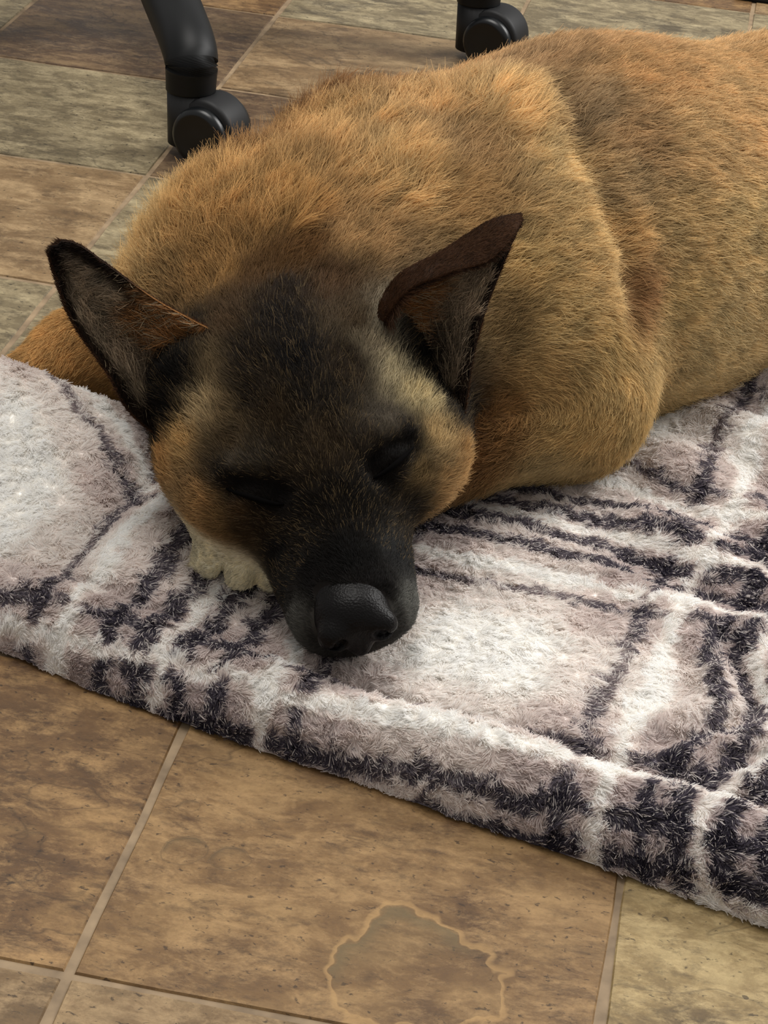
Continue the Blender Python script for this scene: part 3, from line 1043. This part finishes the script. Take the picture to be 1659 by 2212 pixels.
# --- body fur
R, Nn = root[body_m], nrm[body_m]
col, ln = coat(R)
n = len(R)
d = flow_dir(R) + np.array([0, 0, -0.18])
cl1, cl2 = clump_vec(R, 0.011, 31), clump_vec(R, 0.0045, 51)
big = np.stack([vnoise(R, 0.03, 60 + k) for k in range(3)], -1)
long_ = sstep(ln, 0.010, 0.024)[:, None]
d = unit(d) + cl1 * (0.18 + 0.25 * long_) + cl2 * 0.22 + big * (0.15 + 0.25 * long_) + rng.normal(0, 0.14, (n, 3))
ln2 = ln * (0.75 + 0.5 * rng.random(n)) * (1 + 0.12 * vnoise(R, 0.02, 71))
lift = np.radians(14 + 16 * long_[:, 0] + 6 * rng.standard_normal(n))
lift = np.clip(lift, 0.08, 0.9)
var = (1 + (0.16 + 0.16 * long_[:, 0]) * cl1[:, 0] + 0.12 * cl2[:, 1] + rng.normal(0, 0.16, n) + 0.10 * vnoise(R, 0.035, 81))
var = np.clip(var, 0.45, 1.7)
lum = col.mean(1)
cc = col * var[:, None]
# odd pale guard hairs in the dark mask
pale = (rng.random(n) < 0.13) & (lum < 0.06) & (head_inv(R)[:, 1] < 0.045) & (lum > 0.008)
cc[pale] = S(126, 106, 76) * (0.35 + 0.75 * rng.random((pale.sum(), 1)))
tanm = sstep(lum, 0.05, 0.14)[:, None]
tip = cc * (1 + tanm * (0.28 * (rng.random((n, 1)) < 0.7) - 0.34 * (rng.random((n, 1)) < 0.18)))
rootc = cc * (1 - 0.22 * tanm)
wave = 0.10 * rng.standard_normal((n, 3)) + 0.16 * cl1 * long_ + 0.10 * cl2
r0 = np.where(ln < 0.011, 0.00015, 0.00019)
r0 = np.where(pale, 0.00011, r0)
r1 = np.full(n, 0.00005)
Pf, Rf, Cf = grow(R, Nn, d, ln2, lift, rootc, 5, wave, rng, r0, r1, tip)
Pf[..., 2] = np.maximum(Pf[..., 2], 0.002)
hair_obj('fur', Pf, Rf, Cf, M_FUR, dog)

# --- ear fur
em = ~body_m
R, Nn = root[em], nrm[em]
et = (DET[tri[ti]] * np.stack([w0, w1, w2], 1)).sum(1)[em]
es = (DES[tri[ti]] * np.stack([w0, w1, w2], 1)).sum(1)[em]
rg = treg[ti][em]
front = (rg == 1) | (rg == 2)
n = len(R)
col = ear_colour(R, et, es, front, 1)
EU = [np.array(EAR_A_UP), np.array(EAR_B_UP)]
axis = np.where((rg < 2)[:, None], unit(EU[0][4] - EU[0][0]), unit(EU[1][4] - EU[1][0]))
wd_ = np.where((rg < 2)[:, None], unit(np.array(EAR_A_UP[1]) - np.array(EAR_A_LO[1])), unit(np.array(EAR_B_UP[1]) - np.array(EAR_B_LO[1])))
cl = clump_vec(R, 0.005, 91)
d = axis + np.where(front, (0.5 - es) * 1.9, 0)[:, None] * wd_ + cl * 0.55 + rng.normal(0, 0.2, (n, 3))
ln = np.where(front, 0.0085 + 0.009 * (1 - sstep(et, 0.15, 0.55)), 0.0045) * (0.6 + 0.7 * rng.random(n))
ln = ln * np.where(np.minimum(es, 1 - es) < 0.08, 0.5, 1.0) * (1 - 0.5 * sstep(et, 0.75, 0.95))
lift = np.clip(np.radians(np.where(front, 26, 10) + 7 * rng.standard_normal(n)), 0.05, 0.8)
var = np.clip(1 + np.where(front, 0.5, 0.25) * cl[:, 0] + rng.normal(0, 0.28, n), 0.25, 2.0)
cc = col * var[:, None]
pale = front & (rng.random(n) < 0.08 + 0.20 * sstep(es, 0.4, 0.8) * (1 - sstep(et, 0.3, 0.6))) & (et < 0.65) & (es < 1) & (cl[:, 1] > -0.3)
cc[pale] = S(186, 168, 138) * (0.5 + 0.6 * rng.random((pale.sum(), 1)))
Pf, Rf, Cf = grow(R, Nn, d, ln, lift, cc, 4, 0.1 * rng.standard_normal((n, 3)), rng, np.full(n, 0.00016), np.full(n, 0.00005))
hair_obj('ear_fur', Pf, Rf, Cf, M_FUR, dog)

# --- nose leather
m_nose, nt, b = new_mat('nose_leather')
b.inputs['Base Color'].default_value = (*srgb(9, 7, 7), 1)
b.inputs['Roughness'].default_value = 0.42
b.inputs['Specular IOR Level'].default_value = 0.13
vo = nt.nodes.new('ShaderNodeTexVoronoi'); vo.inputs['Scale'].default_value = 900
tcn = nt.nodes.new('ShaderNodeTexCoord'); nt.links.new(tcn.outputs['Object'], vo.inputs['Vector'])
bp = nt.nodes.new('ShaderNodeBump'); bp.inputs['Strength'].default_value = 0.35; bp.inputs['Distance'].default_value = 0.0006
nt.links.new(vo.outputs['Distance'], bp.inputs['Height']); nt.links.new(bp.outputs[0], b.inputs['Normal'])
nose = link('nose', mesh_np('nose', NV, NQ), m_nose, dog)
nose['label'] = 'black nose leather with two nostrils'

# --- closed eyelids
M_LID = plain('eyelid_rim', srgb(9, 8, 8), 1.0, 0.02)


def tube(name, pts, radii, mat, parent, seg=10):
    pts = np.array(pts, float); n = len(pts)
    tg = unit(np.gradient(pts, axis=0))
    ref = np.array([0.1, 0.3, 1.0])
    a_ = unit(np.cross(tg, ref)); b2 = np.cross(tg, a_)
    an = np.linspace(0, 2 * np.pi, seg, endpoint=False)
    V = pts[:, None] + (a_[:, None] * np.cos(an)[None, :, None] + b2[:, None] * np.sin(an)[None, :, None]) * np.array(radii)[:, None, None]
    V = V.reshape(-1, 3)
    F = []
    for i in range(n - 1):
        for j in range(seg):
            F.append([i * seg + j, i * seg + (j + 1) % seg, (i + 1) * seg + (j + 1) % seg, (i + 1) * seg + j])
    F.append(list(range(seg))[::-1]); F.append([(n - 1) * seg + j for j in range(seg)])
    return link(name, mesh_np(name, V, F), mat, parent)


def on_surface(p, dirv):
    p = np.array(p, float)
    for _ in range(40):
        p = p - dirv * float(sdf(p[None])[0]) * 0.8
    return p


for s in (-1, 1):
    pts = []
    for f in np.linspace(0, 1, 9):
        a = s * (0.024 + 0.026 * f)
        bb = 0.012 - 0.016 * f
        z = 0.100 + (0.003 if s > 0 else 0.009) * f - (0.0 if s > 0 else 0.003) - 0.0035 * math.sin(math.pi * f)
        q = on_surface(head(a, bb + 0.02, z + 0.02), unit(HF * 0.7 + _u * 0.7))
        pts.append(q + 0.0012 * (HF * 0.7 + _u * 0.7))
    tube('eyelid', pts, [0.0005, 0.0009, 0.0012, 0.0014, 0.0015, 0.0014, 0.0012, 0.0009, 0.0005], M_LID, dog)

# ------------------------------------------------------------------ blanket pile
prng = np.random.default_rng(11)
mtri = np.concatenate([qt[:, [0, 1, 2]], qt[:, [0, 2, 3]]])
a0, a1, a2 = BV[mtri[:, 0]], BV[mtri[:, 1]], BV[mtri[:, 2]]
bn = np.cross(a1 - a0, a2 - a0)
bar = np.linalg.norm(bn, axis=1) / 2
bvn = np.zeros_like(BV)
for k_ in range(3):
    np.add.at(bvn, mtri[:, k_], bn)
bvn = unit(bvn)
bc = (a0 + a1 + a2) / 3
bd = np.full(len(bc), 4.2)
bd = np.where((np.abs(bc[:, 0]) > 0.27) | (bc[:, 1] > 1.38), 0.7, bd)
inside = sdf(bc[:, None, :].reshape(-1, 3)) < -0.006
bd = np.where(inside, 0, bd)
cnt = np.floor(bar * 1e6 * bd + prng.random(len(bd))).astype(int)
ti = np.repeat(np.arange(len(bc)), cnt)
r1_, r2_ = prng.random(len(ti)), prng.random(len(ti))
sq = np.sqrt(r1_)
w0, w1, w2 = 1 - sq, sq * (1 - r2_), sq * r2_
R = a0[ti] * w0[:, None] + a1[ti] * w1[:, None] + a2[ti] * w2[:, None]
Nn = unit(bvn[mtri[ti, 0]] * w0[:, None] + bvn[mtri[ti, 1]] * w1[:, None] + bvn[mtri[ti, 2]] * w2[:, None])
Nn = np.where(Nn[:, 2:3] < 0, -Nn, Nn)
pf = PG.ravel(); sf = BSVAL
pr_ = pf[mtri[ti, 0]] * w0 + pf[mtri[ti, 1]] * w1 + pf[mtri[ti, 2]] * w2
ps_ = sf[mtri[ti, 0]] * w0 + sf[mtri[ti, 1]] * w1 + sf[mtri[ti, 2]] * w2
n = len(R)
v, wm = plaid(pr_ + prng.normal(0, 0.0006, n), ps_ + prng.normal(0, 0.0006, n))
speck = prng.random(n)
v = np.where((speck < 0.16) & (v > 0.6), v * 0.35, v)
v = np.clip(v + prng.normal(0, 0.05, n), 0, 1)
col = plaid_col(v) * np.clip(1 + prng.normal(0, 0.06, n), 0.75, 1.15)[:, None]
cl1 = np.stack([vnoise(R, 0.0065, 130 + k) for k in range(3)], -1)
cl2 = np.stack([vnoise(R, 0.0028, 140 + k) for k in range(3)], -1)
big = np.stack([vnoise(R, 0.025, 160 + k) for k in range(3)], -1)
d = BP * 0.35 - BQ * 0.25 + cl1 * 1.5 + big * 0.8 + cl2 * 0.7 + prng.normal(0, 0.15, (n, 3))
ln = 0.0046 * (0.7 + 0.6 * prng.random(n)) * (1 + 0.35 * cl1[:, 2])
lift = np.clip(np.radians(22 + 7 * prng.standard_normal(n) + 14 * cl2[:, 0]), 0.12, 1.2)
wave = 0.35 * cl2 + 0.06 * prng.standard_normal((n, 3))
Pf, Rf, Cf = grow(R, Nn, d, ln, lift, col * 0.97, 5, wave, prng, np.full(n, 0.00024), np.full(n, 0.00014), np.clip(col * 1.06, 0, 0.95))
Pf[..., 2] = np.maximum(Pf[..., 2], 0.0015)
hair_obj('pile', Pf, Rf, Cf, M_PILE, blanket)

# ------------------------------------------------------------------ office chair base
M_PLASTIC = plain('black_plastic', srgb(7, 8, 9), 0.5, 0.22)
M_WHEEL = plain('black_nylon', srgb(8, 10, 12), 0.32, 0.35)
M_HOOD = plain('dark_grey_plastic', srgb(22, 22, 23), 0.55, 0.25)
HUB = np.array([-0.287, 2.008, 0.0])
chair = tag(link('office_chair', None), 'black office chair on a star base with twin-wheel casters behind the dog', 'chair')
chair.location = HUB


def lathe_mesh(name, prof, seg=40):
    """profile of (radius, x) turned about the X axis"""
    prof = np.array(prof)
    an = np.linspace(0, 2 * np.pi, seg, endpoint=False)
    V = np.stack([np.repeat(prof[:, 1], seg), np.outer(prof[:, 0], np.cos(an)).ravel(), np.outer(prof[:, 0], np.sin(an)).ravel()], -1)
    F = []
    for i in range(len(prof) - 1):
        for j in range(seg):
            F.append([i * seg + j, i * seg + (j + 1) % seg, (i + 1) * seg + (j + 1) % seg, (i + 1) * seg + j])
    F.append(list(range(seg))[::-1])
    F.append([(len(prof) - 1) * seg + j for j in range(seg)])
    return mesh_np(name, V, F)


wheel_me = lathe_mesh('wheel', [(0.012, 0.0), (0.0225, 0.0), (0.0240, 0.0015), (0.0240, 0.0120), (0.0232, 0.0150), (0.0205, 0.0172), (0.0190, 0.0176), (0.0170, 0.0170), (0.006, 0.0174), (0.001, 0.0175)])
wheel_me.materials.append(M_WHEEL)


def hood_mesh():
    bm = bmesh.new()
    # fender: rounded cheek plate with a barrel for the stem, in the wheel plane (Y back, Z up), thickness along X
    ring = []
    for k in range(33):
        a = math.radians(-35 + 250 * k / 32)
        ring.append((0.0275 * math.cos(a), 0.0265 + 0.0275 * math.sin(a)))
    ring.append((-0.020, 0.006)); ring.append((0.0, 0.0045)); ring.append((0.016, 0.0065))
    n = len(ring)
    layers = [(-0.0170, 0.90), (-0.0150, 0.98), (-0.0120, 1.0), (0.0120, 1.0), (0.0150, 0.98), (0.0170, 0.90)]
    vs = []
    for x, sc in layers:
        vs.append([bm.verts.new((x, y * sc, 0.0265 + (z - 0.0265) * sc)) for y, z in ring])
    for a, b_ in zip(vs[:-1], vs[1:]):
        for k in range(n):
            bm.faces.new((a[k], a[(k + 1) % n], b_[(k + 1) % n], b_[k]))
    bm.faces.new(vs[0][::-1]); bm.faces.new(vs[-1])
    bmesh.ops.create_cone(bm, cap_ends=True, segments=28, radius1=0.0175, radius2=0.0195, depth=0.046,
                          matrix=Matrix.Translation((0, -0.021, 0.032)))
    bmesh.ops.recalc_face_normals(bm, faces=bm.faces)
    me = bm_mesh('caster', bm)
    me.materials.append(M_HOOD)
    return me


hood_me = hood_mesh()
hub_mesh = lathe_mesh('hub', [(0.001, 0.085), (0.040, 0.085), (0.050, 0.095), (0.052, 0.135), (0.046, 0.160), (0.034, 0.168), (0.001, 0.168)])
hub = link('hub', hub_mesh, M_PLASTIC, chair); hub.rotation_euler = (0, -math.pi / 2, 0)
col_me = lathe_mesh('gas_lift', [(0.001, 0.165), (0.026, 0.165), (0.026, 0.330), (0.015, 0.335), (0.015, 0.36), (0.001, 0.36)])
gl = link('gas_lift', col_me, M_PLASTIC, chair); gl.rotation_euler = (0, -math.pi / 2, 0)
first = np.array([-0.187, 1.692]) - HUB[:2]
R0 = np.linalg.norm(first); A0 = math.atan2(first[1], first[0])
SWIVEL = [math.atan2(0.917, 0.4)] * 2 + [0.6, 2.0, -0.7]
for k in range(5):
    an = A0 + k * 2 * math.pi / 5
    dv = np.array([math.cos(an), math.sin(an)])
    rad = [0.05, 0.14, 0.22, 0.270, 0.300, 0.320, 0.3305, R0, R0, R0]
    zz = [0.118, 0.108, 0.098, 0.092, 0.088, 0.083, 0.076, 0.068, 0.060, 0.0535]
    rr = [0.026, 0.0245, 0.0235, 0.0230, 0.0226, 0.0222, 0.0216, 0.0210, 0.0206, 0.0204]
    t_ = np.linspace(0, 1, 34)
    path = spline(np.array([[dv[0] * r, dv[1] * r, z] for r, z in zip(rad, zz)]), t_)
    radii = np.interp(t_, np.linspace(0, 1, 10), rr)
    tube('spoke', path, radii, M_PLASTIC, chair, 24)
    cs = link('caster', hood_me, None, chair)
    th = SWIVEL[k] + (0 if k < 2 else an)
    ax = np.array([math.cos(th), math.sin(th)])
    # caster frame: X along the axle, Y trailing away from the stem
    yv = np.array([ax[1], -ax[0]])
    stem = dv * R0
    cs.matrix_local = Matrix(((ax[0], yv[0], 0, stem[0] + yv[0] * 0.021), (ax[1], yv[1], 0, stem[1] + yv[1] * 0.021), (0, 0, 1, 0), (0, 0, 0, 1)))
    for sgn in (-1, 1):
        w = link('wheel', wheel_me, None, cs)
        w.matrix_local = Matrix.Translation((sgn * 0.0085, 0.0, 0.0243)) @ Matrix.Diagonal((sgn, 1, 1, 1))

# ------------------------------------------------------------------ mat at the far edge
bm = bmesh.new()
bmesh.ops.create_cube(bm, size=1, matrix=Matrix.Diagonal((0.9, 0.6, 0.007, 1)))
bmesh.ops.bevel(bm, geom=bm.edges[:], offset=0.0025, segments=2, affect='EDGES')
mat_o = link('floor_mat', bm_mesh('floor_mat', bm, False), plain('black_rubber', srgb(18, 19, 20), 0.6, 0.3))
mat_o.rotation_euler = (0, 0, -TA)
_e = np.array([0.318, 2.278]); _c = _e + 0.45 * te1[:2] + 0.30 * te2[:2]
mat_o.location = (_c[0], _c[1], 0.0036)
tag(mat_o, 'flat black mat lying on the tiles beyond the dog\'s back', 'mat')
